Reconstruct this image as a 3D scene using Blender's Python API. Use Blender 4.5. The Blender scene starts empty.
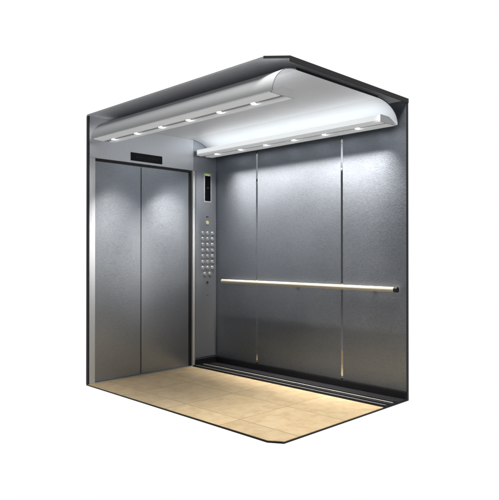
import bpy, bmesh, math, random
from mathutils import Vector, Matrix

random.seed(4)
S = bpy.context.scene
COL = S.collection
R = math.radians

# ------------------------------------------------------------------ camera
cam = bpy.data.objects.new('camera', bpy.data.cameras.new('camera'))
COL.objects.link(cam)
cam.location = (-2.5356, -4.4764, 1.1137)
cam.rotation_euler = (math.pi / 2 + 0.005914, 0, -0.785782)
cam.data.sensor_fit = 'VERTICAL'
cam.data.sensor_height = 36
cam.data.lens = 582.556 / 500 * 36
cam.data.clip_start = 0.05
cam.data.clip_end = 200
S.camera = cam

# ------------------------------------------------------------------ studio: white backdrop side, dim room side
W_DIM = 0.07
W_BELOW = 0.36
world = bpy.data.worlds.new('World')
S.world = world
world.use_nodes = True
nt = world.node_tree
bg = nt.nodes['Background']
tc = nt.nodes.new('ShaderNodeTexCoord')
dt = nt.nodes.new('ShaderNodeVectorMath'); dt.operation = 'DOT_PRODUCT'
dt.inputs[1].default_value = (0.7071, 0.7071, 0)
mr = nt.nodes.new('ShaderNodeMapRange'); mr.interpolation_type = 'SMOOTHSTEP'
mr.inputs['From Min'].default_value = 0.20
mr.inputs['From Max'].default_value = 0.55
mr.inputs['To Min'].default_value = W_DIM
mr.inputs['To Max'].default_value = 1.0
nt.links.new(tc.outputs['Generated'], dt.inputs[0])
nt.links.new(dt.outputs['Value'], mr.inputs['Value'])
sz = nt.nodes.new('ShaderNodeSeparateXYZ'); nt.links.new(tc.outputs['Generated'], sz.inputs[0])
ml = nt.nodes.new('ShaderNodeMapRange'); ml.interpolation_type = 'SMOOTHSTEP'   # added pale glow from below, lifts the roof underside
ml.inputs['From Min'].default_value = 0.02; ml.inputs['From Max'].default_value = -0.35
ml.inputs['To Min'].default_value = 0.0; ml.inputs['To Max'].default_value = W_BELOW
nt.links.new(sz.outputs['Z'], ml.inputs['Value'])
mm = nt.nodes.new('ShaderNodeMath'); mm.operation = 'MAXIMUM'
nt.links.new(mr.outputs['Result'], mm.inputs[0]); nt.links.new(ml.outputs['Result'], mm.inputs[1])
nt.links.new(mm.outputs[0], bg.inputs['Strength'])
bg.inputs['Color'].default_value = (1, 1, 1, 1)

# added key lamp high above the open side: brightens the near floor
KEY_W = 330
kl = bpy.data.lights.new('added_key_lamp', 'AREA'); kl.shape = 'RECTANGLE'
kl.size = 1.6; kl.size_y = 1.0; kl.energy = KEY_W; kl.color = (1.0, 0.97, 0.93)
ko = bpy.data.objects.new('added_key_lamp', kl); COL.objects.link(ko)
ko.location = (0.15, -3.45, 4.9)
ko.rotation_euler = (Vector((0.6, -1.9, 0)) - ko.location).to_track_quat('-Z', 'Y').to_euler()

S.view_settings.view_transform = 'Standard'
S.view_settings.look = 'None'
S.view_settings.exposure = 0
S.view_settings.gamma = 1
S.cycles.max_bounces = 10
S.cycles.glossy_bounces = 8
S.cycles.diffuse_bounces = 5
S.cycles.sample_clamp_indirect = 6
S.cycles.use_denoising = True

LED_W = 5.0      # each downlight of the open side's row
LED_WALL = 2.5   # each downlight of the long wall's row
TUBE_E = 2.7     # hidden cove tube emission
LENS_E = 14.0
SPOT_A = 112      # beam of each downlight
TILT = R(0)
WASH_W = 31.0     # added wall wash lamp under the long wall's tray
WASH_SPREAD = 63
WASH_TILT = R(17)
COP_W = 15.0
DOOR_W = 138.0      # three downlights of each row is turned to the doors

# ------------------------------------------------------------------ sizes
W = 1.462; WO = 1.487        # inner and outer face of the long wall
D = 2.178                    # cut end of the cabin
ZR0, ZR1 = 2.288, 2.300      # roof slab
DT = 1.935                   # top of door opening
DX0, DX1 = 0.068, 1.146      # door opening

# ------------------------------------------------------------------ materials
def mat(name):
    m = bpy.data.materials.new(name); m.use_nodes = True
    return m, m.node_tree, m.node_tree.nodes['Principled BSDF']

def plain(name, col, rough=0.5, metal=0.0, spec=0.5, emit=None):
    m, t, b = mat(name)
    b.inputs['Base Color'].default_value = (*col, 1)
    b.inputs['Roughness'].default_value = rough
    b.inputs['Metallic'].default_value = metal
    b.inputs['Specular IOR Level'].default_value = spec
    if emit:
        b.inputs['Emission Color'].default_value = (*emit[0], 1)
        b.inputs['Emission Strength'].default_value = emit[1]
    return m

def grained(name, col, rough, scale, var=0.10, bump=0.12, rvar=0.08, aniso=0.0, metal=1.0):
    """metal sheet with a fine stretched grain plus a slow, faint unevenness"""
    m, t, b = mat(name)
    N, L = t.nodes.new, t.links.new
    tcn = N('ShaderNodeTexCoord')
    mp = N('ShaderNodeMapping'); mp.inputs['Scale'].default_value = scale
    L(tcn.outputs['Object'], mp.inputs['Vector'])
    nz = N('ShaderNodeTexNoise'); nz.inputs['Scale'].default_value = 1.0
    nz.inputs['Detail'].default_value = 4; nz.inputs['Roughness'].default_value = 0.65
    L(mp.outputs['Vector'], nz.inputs['Vector'])
    n2 = N('ShaderNodeTexNoise'); n2.inputs['Scale'].default_value = 2.3; n2.inputs['Detail'].default_value = 3
    L(tcn.outputs['Object'], n2.inputs['Vector'])
    ad = N('ShaderNodeMath'); ad.operation = 'MULTIPLY_ADD'
    L(n2.outputs['Fac'], ad.inputs[0]); ad.inputs[1].default_value = 0.35; L(nz.outputs['Fac'], ad.inputs[2])
    cr = N('ShaderNodeMapRange')
    cr.inputs['From Min'].default_value = 0.35; cr.inputs['From Max'].default_value = 1.0
    cr.inputs['To Min'].default_value = 1 - var; cr.inputs['To Max'].default_value = 1 + var
    L(ad.outputs[0], cr.inputs['Value'])
    mx = N('ShaderNodeVectorMath'); mx.operation = 'SCALE'
    mx.inputs[0].default_value = col; L(cr.outputs['Result'], mx.inputs['Scale'])
    L(mx.outputs['Vector'], b.inputs['Base Color'])
    rr = N('ShaderNodeMapRange')
    rr.inputs['From Min'].default_value = 0.35; rr.inputs['From Max'].default_value = 1.0
    rr.inputs['To Min'].default_value = rough - rvar; rr.inputs['To Max'].default_value = rough + rvar
    L(ad.outputs[0], rr.inputs['Value']); L(rr.outputs['Result'], b.inputs['Roughness'])
    bp = N('ShaderNodeBump'); bp.inputs['Strength'].default_value = bump; bp.inputs['Distance'].default_value = 0.002
    L(nz.outputs['Fac'], bp.inputs['Height']); L(bp.outputs['Normal'], b.inputs['Normal'])
    b.inputs['Metallic'].default_value = metal
    b.inputs['Anisotropic'].default_value = aniso
    return m

M = {}
M['door'] = grained('brushed_door_steel', (0.385, 0.415, 0.46), 0.38, (40, 40, 170), var=0.20, bump=0.10, metal=0.80)
M['wall'] = grained('grained_wall_steel', (0.275, 0.302, 0.345), 0.41, (70, 70, 150), var=0.24, bump=0.48, metal=0.86)
M['frame'] = grained('satin_frame_steel', (0.74, 0.77, 0.815), 0.36, (50, 50, 240), var=0.14, bump=0.08, metal=0.4)
M['plate'] = grained('satin_panel_steel', (0.45, 0.48, 0.525), 0.40, (45, 45, 220), var=0.16, bump=0.10, metal=0.7)
M['trim'] = plain('polished_edge_steel', (0.80, 0.82, 0.84), 0.3, 0.3)
M['mirror'] = plain('mirror_strip_steel', (0.80, 0.80, 0.80), 0.05, 1.0)
M['roof'] = grained('dull_roof_sheet', (0.80, 0.81, 0.84), 0.55, (40, 40, 40), bump=0.05, metal=0.0)
M['cove'] = grained('pale_satin_cove_sheet', (0.67, 0.695, 0.72), 0.45, (18, 2, 18), var=0.04, bump=0.02, metal=0.15)
M['canopy'] = grained('satin_ceiling_sheet', (0.80, 0.825, 0.86), 0.42, (30, 6, 30), var=0.05, bump=0.03, metal=0.1)
M['tray'] = plain('pale_tray_metal', (0.80, 0.82, 0.84), 0.4, 0.1)
M['glow'] = plain('tray_added_glow', (0.80, 0.82, 0.84), 0.4, emit=((0.97, 0.99, 1.0), 0.20))  # tray metal with a glow put in so the underside reads bright
M['glow_lip'] = plain('lip_added_glow', (0.80, 0.82, 0.84), 0.4, emit=((0.97, 0.99, 1.0), 0.55))  # lip brightened by an added glow, not a lamp of its own
M['channel'] = plain('grey_channel_metal', (0.42, 0.43, 0.45), 0.4, 0.6)
M['black'] = plain('black_edge_rubber', (0.008, 0.008, 0.009), 0.45)
M['skirt'] = grained('black_skirting_sheet', (0.012, 0.0125, 0.015), 0.4, (60, 60, 200), metal=0.0, bump=0.05)
M['shadowgap'] = plain('dark_seal_and_gap_shade', (0.01, 0.01, 0.012), 0.6)  # near-black for the door seal and for the shade in the recesses
M['screen'] = plain('black_display_glass', (0.004, 0.004, 0.005), 0.2, spec=0.12)
M['alu'] = plain('aluminium_strip', (0.50, 0.485, 0.45), 0.4, 0.4)
M['lens'] = plain('lit_downlight_lens', (1, 1, 1), 0.4, emit=((1, 1, 1), LENS_E))
M['tube'] = plain('lit_cove_tube', (1, 1, 1), 0.4, emit=((1.0, 0.995, 0.98), TUBE_E))
M['rail'] = grained('pale_champagne_rail', (0.60, 0.56, 0.465), 0.42, (160, 3, 160), var=0.06, bump=0.03, metal=0.25)
M['button'] = plain('raised_steel_button', (0.82, 0.84, 0.87), 0.3, 0.65)
M['green'] = plain('green_lamp', (0.3, 0.5, 0.05), 0.4, emit=((0.45, 0.75, 0.08), 0.5))
M['yellow'] = plain('yellow_lamp', (0.6, 0.5, 0.08), 0.4, emit=((0.9, 0.75, 0.15), 0.35))
M['mark'] = plain('dark_engraving', (0.06, 0.06, 0.07), 0.5)
M['glyph'] = plain('dim_display_segment', (0.12, 0.12, 0.13), 0.4)

# floor tiles: square beige stone tiles with thin darker joints
def tile_mat():
    m, t, b = mat('beige_stone_tiles')
    N, L = t.nodes.new, t.links.new
    tcn = N('ShaderNodeTexCoord')
    sx = N('ShaderNodeSeparateXYZ'); L(tcn.outputs['Object'], sx.inputs[0])
    def joint(out, off, size, w):
        a = N('ShaderNodeMath'); a.operation = 'ADD'; a.inputs[1].default_value = off; L(out, a.inputs[0])
        p = N('ShaderNodeMath'); p.operation = 'PINGPONG'; p.inputs[1].default_value = size / 2; L(a.outputs[0], p.inputs[0])
        c = N('ShaderNodeMapRange'); c.interpolation_type = 'SMOOTHSTEP'
        c.inputs['From Min'].default_value = w; c.inputs['From Max'].default_value = w * 2.2
        c.inputs['To Min'].default_value = 1; c.inputs['To Max'].default_value = 0
        L(p.outputs[0], c.inputs['Value'])
        return c.outputs['Result'], a.outputs[0]
    jx, ax = joint(sx.outputs['X'], -0.190 + 0.475 * 4, 0.475, 0.0034)
    jy, ay = joint(sx.outputs['Y'], 1.665 + 0.57 * 4, 0.57, 0.0034)
    mxj = N('ShaderNodeMath'); mxj.operation = 'MAXIMUM'; L(jx, mxj.inputs[0]); L(jy, mxj.inputs[1])
    # one slightly different tone per tile
    def cell(out, size):
        d = N('ShaderNodeMath'); d.operation = 'DIVIDE'; d.inputs[1].default_value = size; L(out, d.inputs[0])
        f = N('ShaderNodeMath'); f.operation = 'FLOOR'; L(d.outputs[0], f.inputs[0]); return f.outputs[0]
    cv = N('ShaderNodeCombineXYZ'); L(cell(ax, 0.475), cv.inputs[0]); L(cell(ay, 0.57), cv.inputs[1])
    wn = N('ShaderNodeTexWhiteNoise'); wn.noise_dimensions = '3D'; L(cv.outputs[0], wn.inputs['Vector'])
    va = N('ShaderNodeVectorMath'); va.operation = 'MULTIPLY_ADD'
    va.inputs[1].default_value = (3, 3, 3); L(wn.outputs['Color'], va.inputs[0]); L(tcn.outputs['Object'], va.inputs[2])
    nz = N('ShaderNodeTexNoise'); nz.inputs['Scale'].default_value = 11.0; nz.inputs['Detail'].default_value = 8
    nz.inputs['Roughness'].default_value = 0.62; nz.inputs['Distortion'].default_value = 0.6
    L(va.outputs[0], nz.inputs['Vector'])
    rp = N('ShaderNodeValToRGB')
    rp.color_ramp.elements[0].position = 0.28; rp.color_ramp.elements[0].color = (0.50, 0.365, 0.200, 1)
    rp.color_ramp.elements[1].position = 0.72; rp.color_ramp.elements[1].color = (0.68, 0.54, 0.345, 1)
    e = rp.color_ramp.elements.new(0.5); e.color = (0.61, 0.465, 0.275, 1)
    L(nz.outputs['Fac'], rp.inputs['Fac'])
    tn = N('ShaderNodeMapRange'); tn.inputs['To Min'].default_value = 0.90; tn.inputs['To Max'].default_value = 1.06
    L(wn.outputs['Value'], tn.inputs['Value'])
    sc = N('ShaderNodeVectorMath'); sc.operation = 'SCALE'; L(rp.outputs['Color'], sc.inputs[0]); L(tn.outputs['Result'], sc.inputs['Scale'])
    mix = N('ShaderNodeMix'); mix.data_type = 'RGBA'
    mf = N('ShaderNodeMath'); mf.operation = 'MULTIPLY'; mf.inputs[1].default_value = 0.48; L(mxj.outputs[0], mf.inputs[0])
    L(mf.outputs[0], mix.inputs['Factor']); L(sc.outputs['Vector'], mix.inputs['A'])
    mix.inputs['B'].default_value = (0.27, 0.19, 0.10, 1)
    L(mix.outputs['Result'], b.inputs['Base Color'])
    b.inputs['Roughness'].default_value = 0.42
    b.inputs['Specular IOR Level'].default_value = 0.35
    bp = N('ShaderNodeBump'); bp.invert = True; bp.inputs['Strength'].default_value = 0.4; bp.inputs['Distance'].default_value = 0.002
    L(mxj.outputs[0], bp.inputs['Height']); L(bp.outputs['Normal'], b.inputs['Normal'])
    return m
M['tile'] = tile_mat()

# ------------------------------------------------------------------ mesh helpers
def bx(bm, x0, x1, y0, y1, z0, z1, bev=0.0):
    r = bmesh.ops.create_cube(bm, size=1.0)
    vs = r['verts']
    for v in vs:
        v.co = Vector((x0 + (v.co.x + .5) * (x1 - x0), y0 + (v.co.y + .5) * (y1 - y0), z0 + (v.co.z + .5) * (z1 - z0)))
    if bev:
        es = {e for v in vs for e in v.link_edges}
        bmesh.ops.bevel(bm, geom=list(es), offset=bev, segments=2, affect='EDGES', profile=0.5)

def prism(bm, pts, z0, z1):
    """vertical prism over a flat outline"""
    a = [bm.verts.new((x, y, z0)) for x, y in pts]
    b = [bm.verts.new((x, y, z1)) for x, y in pts]
    bm.faces.new(a[::-1]); bm.faces.new(b)
    n = len(pts)
    for i in range(n):
        bm.faces.new((a[i], a[(i + 1) % n], b[(i + 1) % n], b[i]))

def extrude_xz(bm, prof, y0, y1):
    """closed x/z outline extruded along y"""
    a = [bm.verts.new((x, y0, z)) for x, z in prof]
    b = [bm.verts.new((x, y1, z)) for x, z in prof]
    n = len(prof)
    bm.faces.new(a); bm.faces.new(b[::-1])
    for i in range(n):
        bm.faces.new((a[i], b[i], b[(i + 1) % n], a[(i + 1) % n]))

def cyl(bm, p, q, r, seg=24, r2=None):
    p, q = Vector(p), Vector(q); d = q - p
    m = Matrix.Translation((p + q) / 2) @ d.to_track_quat('Z', 'Y').to_matrix().to_4x4()
    bmesh.ops.create_cone(bm, cap_ends=True, segments=seg, radius1=r, radius2=r if r2 is None else r2, depth=d.length, matrix=m)

def obj(name, bm, m, parent=None, smooth=False, loc=None):
    bmesh.ops.recalc_face_normals(bm, faces=bm.faces[:])
    me = bpy.data.meshes.new(name)
    bm.to_mesh(me); bm.free()
    me.materials.append(M[m] if isinstance(m, str) else m)
    if smooth:
        for p in me.polygons: p.use_smooth = True
        try: me.set_sharp_from_angle(angle=R(35))
        except Exception: pass
    o = bpy.data.objects.new(name, me); COL.objects.link(o)
    if loc: o.location = loc
    if parent: o.parent = parent
    return o

def boxobj(name, m, parent, *b, bev=0.0):
    bm = bmesh.new(); bx(bm, *b, bev=bev)
    return obj(name, bm, m, parent)

def thing(name, label, cat, group=None, loc=(0, 0, 0)):
    o = bpy.data.objects.new(name, None); COL.objects.link(o)
    o.empty_display_size = 0.1; o.location = loc
    o['label'] = label; o['category'] = cat; o['kind'] = 'thing'
    if group: o['group'] = group
    return o

def struct(o, label, cat):
    o['kind'] = 'structure'; o['label'] = label; o['category'] = cat
    return o

# ------------------------------------------------------------------ floor
TX = 1.135                                     # tiles end here, the black track begins
bm = bmesh.new()
prism(bm, [(0.0, 0.0), (0.0, -D + 0.085), (0.055, -D), (TX, -D), (TX, 0.0)], -0.004, 0.0)
fl = struct(obj('floor', bm, 'tile'), 'beige stone tile floor with thin joints, cut to a corner at the front', 'floor')
bm = bmesh.new()
prism(bm, [(0.003, 0.03), (-0.003, -D + 0.083), (0.052, -D - 0.003), (WO, -D - 0.003), (WO, 0.05)], -0.013, -0.0045)
e = obj('floor_edge', bm, 'black', fl); e['label'] = 'thin black edge under the tiles'

ft = thing('floor_track', 'black floor strip with two thin aluminium lines along the foot of the long wall', 'floor strip')
boxobj('base_plate', 'skirt', ft, TX + 0.001, W - 0.002, -D + 0.001, -0.001, -0.004, 0.002)
for x in (1.175, 1.275):
    boxobj('aluminium_strip', 'alu', ft, x, x + 0.013, -D + 0.012, -0.004, 0.0021, 0.007, bev=0.001)
for x in (1.150, 1.215, 1.312):
    boxobj('rubber_ridge', 'black', ft, x, x + 0.022, -D + 0.004, -0.004, 0.0021, 0.010, bev=0.003)

# ------------------------------------------------------------------ roof
bm = bmesh.new()
prism(bm, [(0.0, 0.0), (0.0, -D + 0.115), (0.100, -D), (WO, -D), (WO, 0.05), (0.003, 0.03)], ZR0, ZR1)
rf = struct(obj('ceiling', bm, 'roof'), 'dark grey roof sheet over the cabin, cut to show the inside', 'ceiling')
bm = bmesh.new()
bx(bm, 0.105, WO + 0.001, -D - 0.006, -D - 0.0005, 2.268, ZR1 + 0.002)
prism(bm, [(-0.004, -D + 0.113), (0.1045, -D - 0.006), (0.1045, -D - 0.0005), (-0.0005, -D + 0.1135)], ZR0 - 0.002, ZR1 + 0.002)
e = obj('roof_edge', bm, 'black', rf); e['label'] = 'black cut edge of the roof'

# ------------------------------------------------------------------ door wall
fw = thing('front_wall', 'satin steel wall around the sliding doors, with header and side posts', 'wall')
boxobj('cut_edge', 'black', fw, 0.002, 0.012, -0.002, 0.032, -0.004, ZR0 - 0.001)
boxobj('jamb', 'frame', fw, 0.0125, DX0, 0.0, 0.031, 0.0, DT + 0.0, bev=0.002)
boxobj('header', 'frame', fw, 0.0125, DX1 + 0.012, 0.0, 0.031, DT + 0.001, ZR0 - 0.001, bev=0.002)
boxobj('post', 'plate', fw, DX1 + 0.030, W - 0.001, 0.002, 0.055, 0.0, DT, bev=0.002)
boxobj('post_head', 'plate', fw, DX1 + 0.0145, W - 0.001, 0.002, 0.055, DT + 0.001, ZR0 - 0.001, bev=0.002)
e = boxobj('post_edge', 'trim', fw, DX1 + 0.003, DX1 + 0.0295, -0.002, 0.055, 0.0, DT, bev=0.003)
e['label'] = 'bright polished edge beside the doors'
boxobj('reveal_shade', 'shadowgap', fw, DX1 - 0.028, DX1 + 0.0025, 0.018, 0.055, 0.0, DT)  # dark strip standing in for the shaded jamb return
boxobj('reveal_shade', 'shadowgap', fw, DX0 + 0.001, DX1 - 0.029, 0.016, 0.055, DT - 0.020, DT)  # dark strip standing in for the shadow line above the doors

sl = thing('door_sill', 'narrow pale metal sill on the floor below the sliding doors', 'door sill')
boxobj('sill_plate', 'alu', sl, DX0 + 0.001, DX1 - 0.001, -0.016, 0.060, -0.004, 0.004, bev=0.001)
boxobj('guide_groove', 'black', sl, DX0 + 0.002, DX1 - 0.002, 0.012, 0.019, 0.0041, 0.0046)

# the two leaves: a pressed sheet with a very slight outward bow
def leaf(x0, x1, y, label):
    t = thing('sliding_door', label, 'elevator door', 'elevator door leaves', ((x0 + x1) / 2, y, 0.006))
    w = x1 - x0; h = DT - 0.024 - 0.006
    bm = bmesh.new()
    nx, nz = 16, 4
    g = [[bm.verts.new((-w / 2 + w * i / nx, -BOW * (1 - (2 * i / nx - 1) ** 2), h * k / nz)) for k in range(nz + 1)] for i in range(nx + 1)]
    for i in range(nx):
        for k in range(nz):
            bm.faces.new((g[i][k], g[i + 1][k], g[i + 1][k + 1], g[i][k + 1]))
    bk = [bm.verts.new((sx * w / 2, 0.025, z)) for sx in (-1, 1) for z in (0, h)]
    bm.faces.new((bk[0], bk[1], bk[3], bk[2]))
    bm.faces.new([g[0][k] for k in range(nz + 1)] + [bk[1], bk[0]])
    bm.faces.new([g[nx][k] for k in range(nz, -1, -1)] + [bk[2], bk[3]])
    bm.faces.new([g[i][nz] for i in range(nx + 1)] + [bk[3], bk[1]])
    bm.faces.new([g[i][0] for i in range(nx, -1, -1)] + [bk[0], bk[2]])
    obj('panel', bm, 'door', t, smooth=True)
    return t
BOW = 0.009
XM = 0.553
L1 = leaf(DX0 + 0.004, XM - 0.004, 0.024, 'brushed steel door leaf beside the bare cut left edge of the cabin')
L2 = leaf(XM + 0.006, DX1 - 0.030, 0.024, 'brushed steel door leaf next to the button panel')
bm = bmesh.new(); bx(bm, XM - 0.0035, XM + 0.0055, 0.030, 0.048, 0.008, DT - 0.03)
g = obj('meeting_seal', bm, 'shadowgap'); g.parent = L2; g.matrix_parent_inverse = Matrix.Translation(-L2.location)

# floor indicator on the header
ind = thing('floor_indicator', 'black horizontal display strip set in the steel header above the doors', 'display', loc=(0.598, 0, 1.955))
boxobj('bezel', 'frame', ind, -0.181, 0.181, -0.003, 0.0, -0.005, 0.079, bev=0.001)
boxobj('screen', 'screen', ind, -0.175, 0.175, -0.0055, -0.0031, 0.0, 0.074)
bm = bmesh.new()
for k in range(9):
    bx(bm, -0.115 + k * 0.029, -0.115 + k * 0.029 + 0.010, -0.0060, -0.0056, 0.033, 0.040)
obj('dim_segments', bm, plain('very_dim_segment', (0.022, 0.022, 0.024), 0.5), ind)

# ------------------------------------------------------------------ button panel
cp = thing('control_panel', 'tall satin steel elevator button panel with black display, between door and long wall', 'control panel', loc=(1.335, 0, 0))
boxobj('faceplate', 'plate', cp, -0.148, 0.118, -0.004, 0.0015, 0.075, DT + 0.002, bev=0.0015)
dsp = boxobj('display', 'frame', cp, -0.046, 0.052, -0.007, -0.0041, 1.630, 1.925, bev=0.001)
boxobj('screen', 'screen', dsp, -0.034, 0.040, -0.0095, -0.0071, 1.645, 1.897)
bm = bmesh.new()
bx(bm, -0.008, 0.014, -0.0102, -0.0096, 1.775, 1.779)
obj('dim_segments', bm, 'glyph', dsp)
boxobj('green_lamp', 'green', dsp, -0.022, 0.030, -0.0085, -0.0071, 1.903, 1.915)
boxobj('engraved_plate', 'mark', cp, -0.016, 0.016, -0.0052, -0.0041, 1.478, 1.490)
bm = bmesh.new(); cyl(bm, (0, -0.0041, 1.425), (0, -0.009, 1.425), 0.021)
yl = obj('alarm_lamp', bm, 'frame', cp, smooth=True)
bm = bmesh.new(); cyl(bm, (0, -0.0091, 1.425), (0, -0.011, 1.425), 0.013)
obj('yellow_lens', bm, 'yellow', yl, smooth=True)
def button_mesh():
    bm = bmesh.new()
    cyl(bm, (0, -0.0041, 0), (0, -0.009, 0), 0.0200, 20)
    cyl(bm, (0, -0.0101, 0), (0, -0.0125, 0), 0.0165, 20, 0.0140)
    return bm
b0 = None
spots = [(dx, 1.318 - r * 0.0580) for r in range(7) for dx in (-0.060, 0.004, 0.068)] + [(-0.034, 0.908), (0.034, 0.908)]
for x, z in spots:
    if b0 is None:
        b0 = obj('button', button_mesh(), 'button', cp, smooth=True); b = b0
    else:
        b = b0.copy(); COL.objects.link(b); b.parent = cp
    b.location = (x, 0, z)
bm = bmesh.new(); cyl(bm, (0, -0.0041, 0.822), (0, -0.009, 0.822), 0.013)
ks = obj('key_switch', bm, 'mark', cp, smooth=True)
boxobj('key_slot', 'black', ks, -0.002, 0.002, -0.0097, -0.0091, 0.814, 0.830)
boxobj('engraved_mark', 'mark', cp, -0.014, 0.014, -0.0050, -0.0041, 0.690, 0.694)

# ------------------------------------------------------------------ long wall
lw = thing('side_wall', 'long grained steel wall of three panels behind the handrail', 'wall')
SE = (-0.580, -1.574); SW = 0.0105
ys = [0.0] + [v for s in SE for v in (s + SW, s - SW)] + [-D]
for k in range(3):
    y1, y0 = ys[2 * k], ys[2 * k + 1]
    boxobj('wall_panel', 'wall', lw, W, WO - 0.003, y0 + (0.001 if k == 2 else 0.0004), 0.052 if k == 0 else y1 - 0.0004, 0.056, ZR0 - 0.001, bev=0.0025)
for s in SE:
    boxobj('joint_strip', 'mirror', lw, W + 0.003, WO - 0.004, s - SW + 0.0006, s + SW - 0.0006, 0.050, ZR0 - 0.001)
boxobj('cut_edge', 'black', lw, W - 0.001, WO, -D - 0.003, -D + 0.0006, -0.004, ZR0 - 0.001)
boxobj('skirting', 'skirt', lw, W - 0.016, WO - 0.004, -D + 0.001, 0.050, 0.0025, 0.0556, bev=0.002)
bm = bmesh.new(); bx(bm, DX1 + 0.034, W - 0.0165, -0.012, 0.0015, 0.003, 0.060, bev=0.002)
sk = obj('skirting', bm, 'skirt', fw)

# ------------------------------------------------------------------ handrail
HX, HZ, HR = W - 0.055, 0.836, 0.0200
hr = thing('handrail', 'pale round handrail with a black end cap along the long steel wall', 'handrail', loc=(HX, 0, HZ))
Y0, Y1 = -2.105, -0.150
bm = bmesh.new(); cyl(bm, (0, Y0, 0), (0, Y1, 0), HR, 32); obj('rail', bm, 'rail', hr, smooth=True)
for ya, yb in ((Y0 - 0.030, Y0 - 0.0005),):
    bm = bmesh.new()
    cyl(bm, (0, ya, 0), (0, yb, 0), HR + 0.0008, 32)
    obj('end_cap', bm, 'black', hr, smooth=True)
for y in (-0.33, -1.10, -1.90):
    bm = bmesh.new()
    cyl(bm, (HR - 0.004, y, 0), (0.0540, y, 0), 0.0065, 12)
    cyl(bm, (0.0500, y, 0), (0.0548, y, 0), 0.0150, 20)
    obj('bracket', bm, 'black', hr, smooth=True)

# ------------------------------------------------------------------ hung ceiling panel and the two cove lights
ZC, TH = 2.243, 0.005
CY0, CY1 = -2.152, -0.003
XL, XR = 0.195, 1.105          # the flat panel between the coves
cn = thing('ceiling_panel', 'flat satin metal panel hung below the roof between the two cove lights', 'ceiling panel')
boxobj('sheet', 'canopy', cn, XL + 0.0005, XR - 0.0005, CY0, CY1, ZC, ZC + TH)
e = boxobj('front_gap_shade', 'black', cn, XL, XR, CY0 - 0.004, CY0 - 0.0004, ZC - 0.001, ZC + 0.014)  # black strip standing in for the shadowed gap under the roof
boxobj('hanger', 'roof', cn, 0.45, 0.47, CY0 + 0.3, CY1 - 0.3, ZC + TH + 0.0003, ZR0 - 0.0005)
boxobj('hanger', 'roof', cn, 0.88, 0.90, CY0 + 0.3, CY1 - 0.3, ZC + TH + 0.0003, ZR0 - 0.0005)

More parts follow.
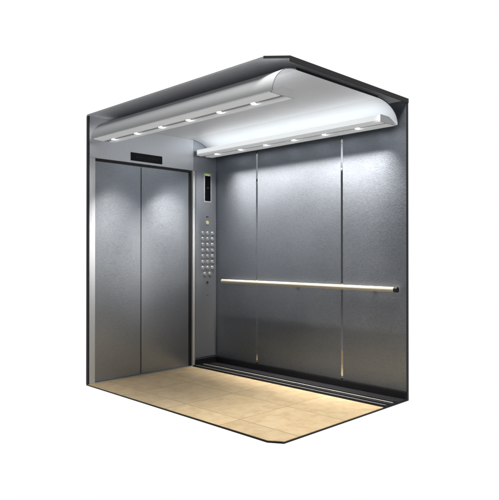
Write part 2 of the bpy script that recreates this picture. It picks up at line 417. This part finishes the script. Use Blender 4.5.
LEDY = [-0.225, -0.560, -0.885, -1.215, -1.545, -1.870]
def cove(xs, sgn, a, b, cy1, tilt, label):
    """xs: where the curve leaves the flat panel, sgn: -1 towards the open side, +1 towards the long wall"""
    t = thing('cove_light', label, 'ceiling light', 'lit cove lights under the roof', (xs, 0, ZC))
    n = 20; CY1 = cy1
    inner = [(sgn * a * math.sin(math.pi / 2 * k / n), -b + b * math.cos(math.pi / 2 * k / n)) for k in range(n + 1)]
    outer = [(sgn * (a + TH) * math.sin(math.pi / 2 * k / n), -b + (b + TH) * math.cos(math.pi / 2 * k / n)) for k in range(n + 1)]
    bm = bmesh.new(); extrude_xz(bm, inner + outer[::-1], CY0, CY1)
    obj('curved_reflector', bm, 'cove', t, smooth=True)
    bm = bmesh.new()
    o2 = [(sgn * (a + TH + 0.0005) * math.sin(math.pi / 2 * k / n), -b + (b + TH + 0.0005) * math.cos(math.pi / 2 * k / n)) for k in range(n + 1)]
    extrude_xz(bm, inner + o2[::-1], CY0 - 0.004, CY0 - 0.0004)
    obj('end_edge_shade', bm, 'black' if sgn > 0 else 'channel', t)  # dark sheet edge; black on the wall side doubles as gap shadow
    # tray under the curve: ledge, inner lip, recessed channel in the underside
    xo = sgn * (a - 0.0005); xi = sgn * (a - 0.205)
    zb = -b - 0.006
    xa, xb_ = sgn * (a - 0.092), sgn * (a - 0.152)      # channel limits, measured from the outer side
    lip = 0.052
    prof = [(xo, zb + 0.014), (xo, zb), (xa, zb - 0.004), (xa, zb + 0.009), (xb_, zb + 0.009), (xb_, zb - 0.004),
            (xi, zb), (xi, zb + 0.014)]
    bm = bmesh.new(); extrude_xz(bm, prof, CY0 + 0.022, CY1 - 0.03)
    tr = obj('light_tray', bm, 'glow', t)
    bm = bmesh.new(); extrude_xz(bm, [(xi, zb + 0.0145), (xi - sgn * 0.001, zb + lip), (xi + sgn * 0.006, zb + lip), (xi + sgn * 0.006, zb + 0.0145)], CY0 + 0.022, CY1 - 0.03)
    obj('tray_lip', bm, 'glow_lip', t)
    for ya, yb in ((CY0 + 0.016, CY0 + 0.0215), (CY1 - 0.0295, CY1 - 0.024)):
        bm = bmesh.new(); extrude_xz(bm, [(xi - sgn * 0.001, zb - 0.001), (xi - sgn * 0.001, zb + lip + 0.001), (xi + sgn * 0.11, zb + lip + 0.001), (xo, zb + 0.016), (xo, zb - 0.001)], ya, yb)
        obj('end_plate', bm, 'channel', t)
    bm = bmesh.new(); bx(bm, min(xa, xb_) + 0.0005, max(xa, xb_) - 0.0005, CY0 + 0.024, CY1 - 0.032, zb + 0.006, zb + 0.0088)
    obj('channel', bm, 'channel', tr)
    xt = sgn * (a - 0.150)
    bm = bmesh.new(); bx(bm, xt - 0.016, xt + 0.016, CY0 + 0.030, CY1 - 0.06, zb + 0.026, zb + 0.049)
    obj('light_tube', bm, 'tube', t)
    xl = (xa + xb_) / 2
    first = None
    for y in LEDY:
        if first is None:
            bm = bmesh.new(); cyl(bm, (0, 0, 0.0), (0, 0, 0.0035), 0.022, 24)
            first = obj('downlight', bm, 'tray', t, smooth=True)
            bm = bmesh.new(); cyl(bm, (0, 0, -0.0035), (0, 0, -0.0003), 0.016, 24)
            fl_ = obj('lens', bm, 'lens', first, smooth=True)
            d = first
        else:
            d = first.copy(); COL.objects.link(d); d.parent = t
            q = fl_.copy(); COL.objects.link(q); q.parent = d
        d.location = (xl, y, zb + 0.0022)
        sp = bpy.data.lights.new('downlight_lamp', 'SPOT')
        sp.energy = LED_WALL if sgn > 0 else LED_W; sp.spot_size = R(SPOT_A); sp.spot_blend = 1.0; sp.shadow_soft_size = 0.02
        sp.color = (1.0, 0.965, 0.915)
        so = bpy.data.objects.new('downlight_lamp', sp); COL.objects.link(so); so.parent = d
        so.location = (0, 0, -0.010); so.rotation_euler = (0, tilt, 0)
        if y == LEDY[0] and sgn > 0:
            sp.energy = COP_W
        i = LEDY.index(y)
        if 1 <= i <= 3:      # turned to the doors, one above the other, so that each leaf gets a tall sheen
            sp.energy = DOOR_W * (0.10, 1.0, 0.75)[i - 1] * (0.86 if sgn > 0 else 1.18); sp.spot_size = R((42, 40, 36)[i - 1])
            aim = Vector((0.85 if sgn > 0 else 0.30, 0.0, (1.46, 1.28, 1.02)[i - 1])) - Vector((xs + xl, y, ZC + zb))
            so.rotation_euler = aim.to_track_quat('-Z', 'Y').to_euler()
    if sgn > 0:      # added strip lamp just under the tray, brightens the long wall
        wl = bpy.data.lights.new('added_wall_wash', 'AREA'); wl.shape = 'RECTANGLE'
        wl.size = 0.022; wl.size_y = 1.74; wl.energy = WASH_W; wl.spread = R(WASH_SPREAD); wl.color = (1.0, 0.95, 0.885)
        wo = bpy.data.objects.new('added_wall_wash', wl); COL.objects.link(wo); wo.parent = t
        wo.location = (sgn * (a - 0.080), -1.15, zb - 0.008); wo.rotation_euler = (0, -WASH_TILT, 0)
    return t
cove(XL, -1, 0.210, 0.168, -0.085, 0.0, 'lit cove light with curved back, along the open cut side of the cabin')
cove(XR, 1, 0.275, 0.152, -0.003, -TILT, 'lit cove light with bright curved reflector, along the long wall above the handrail')
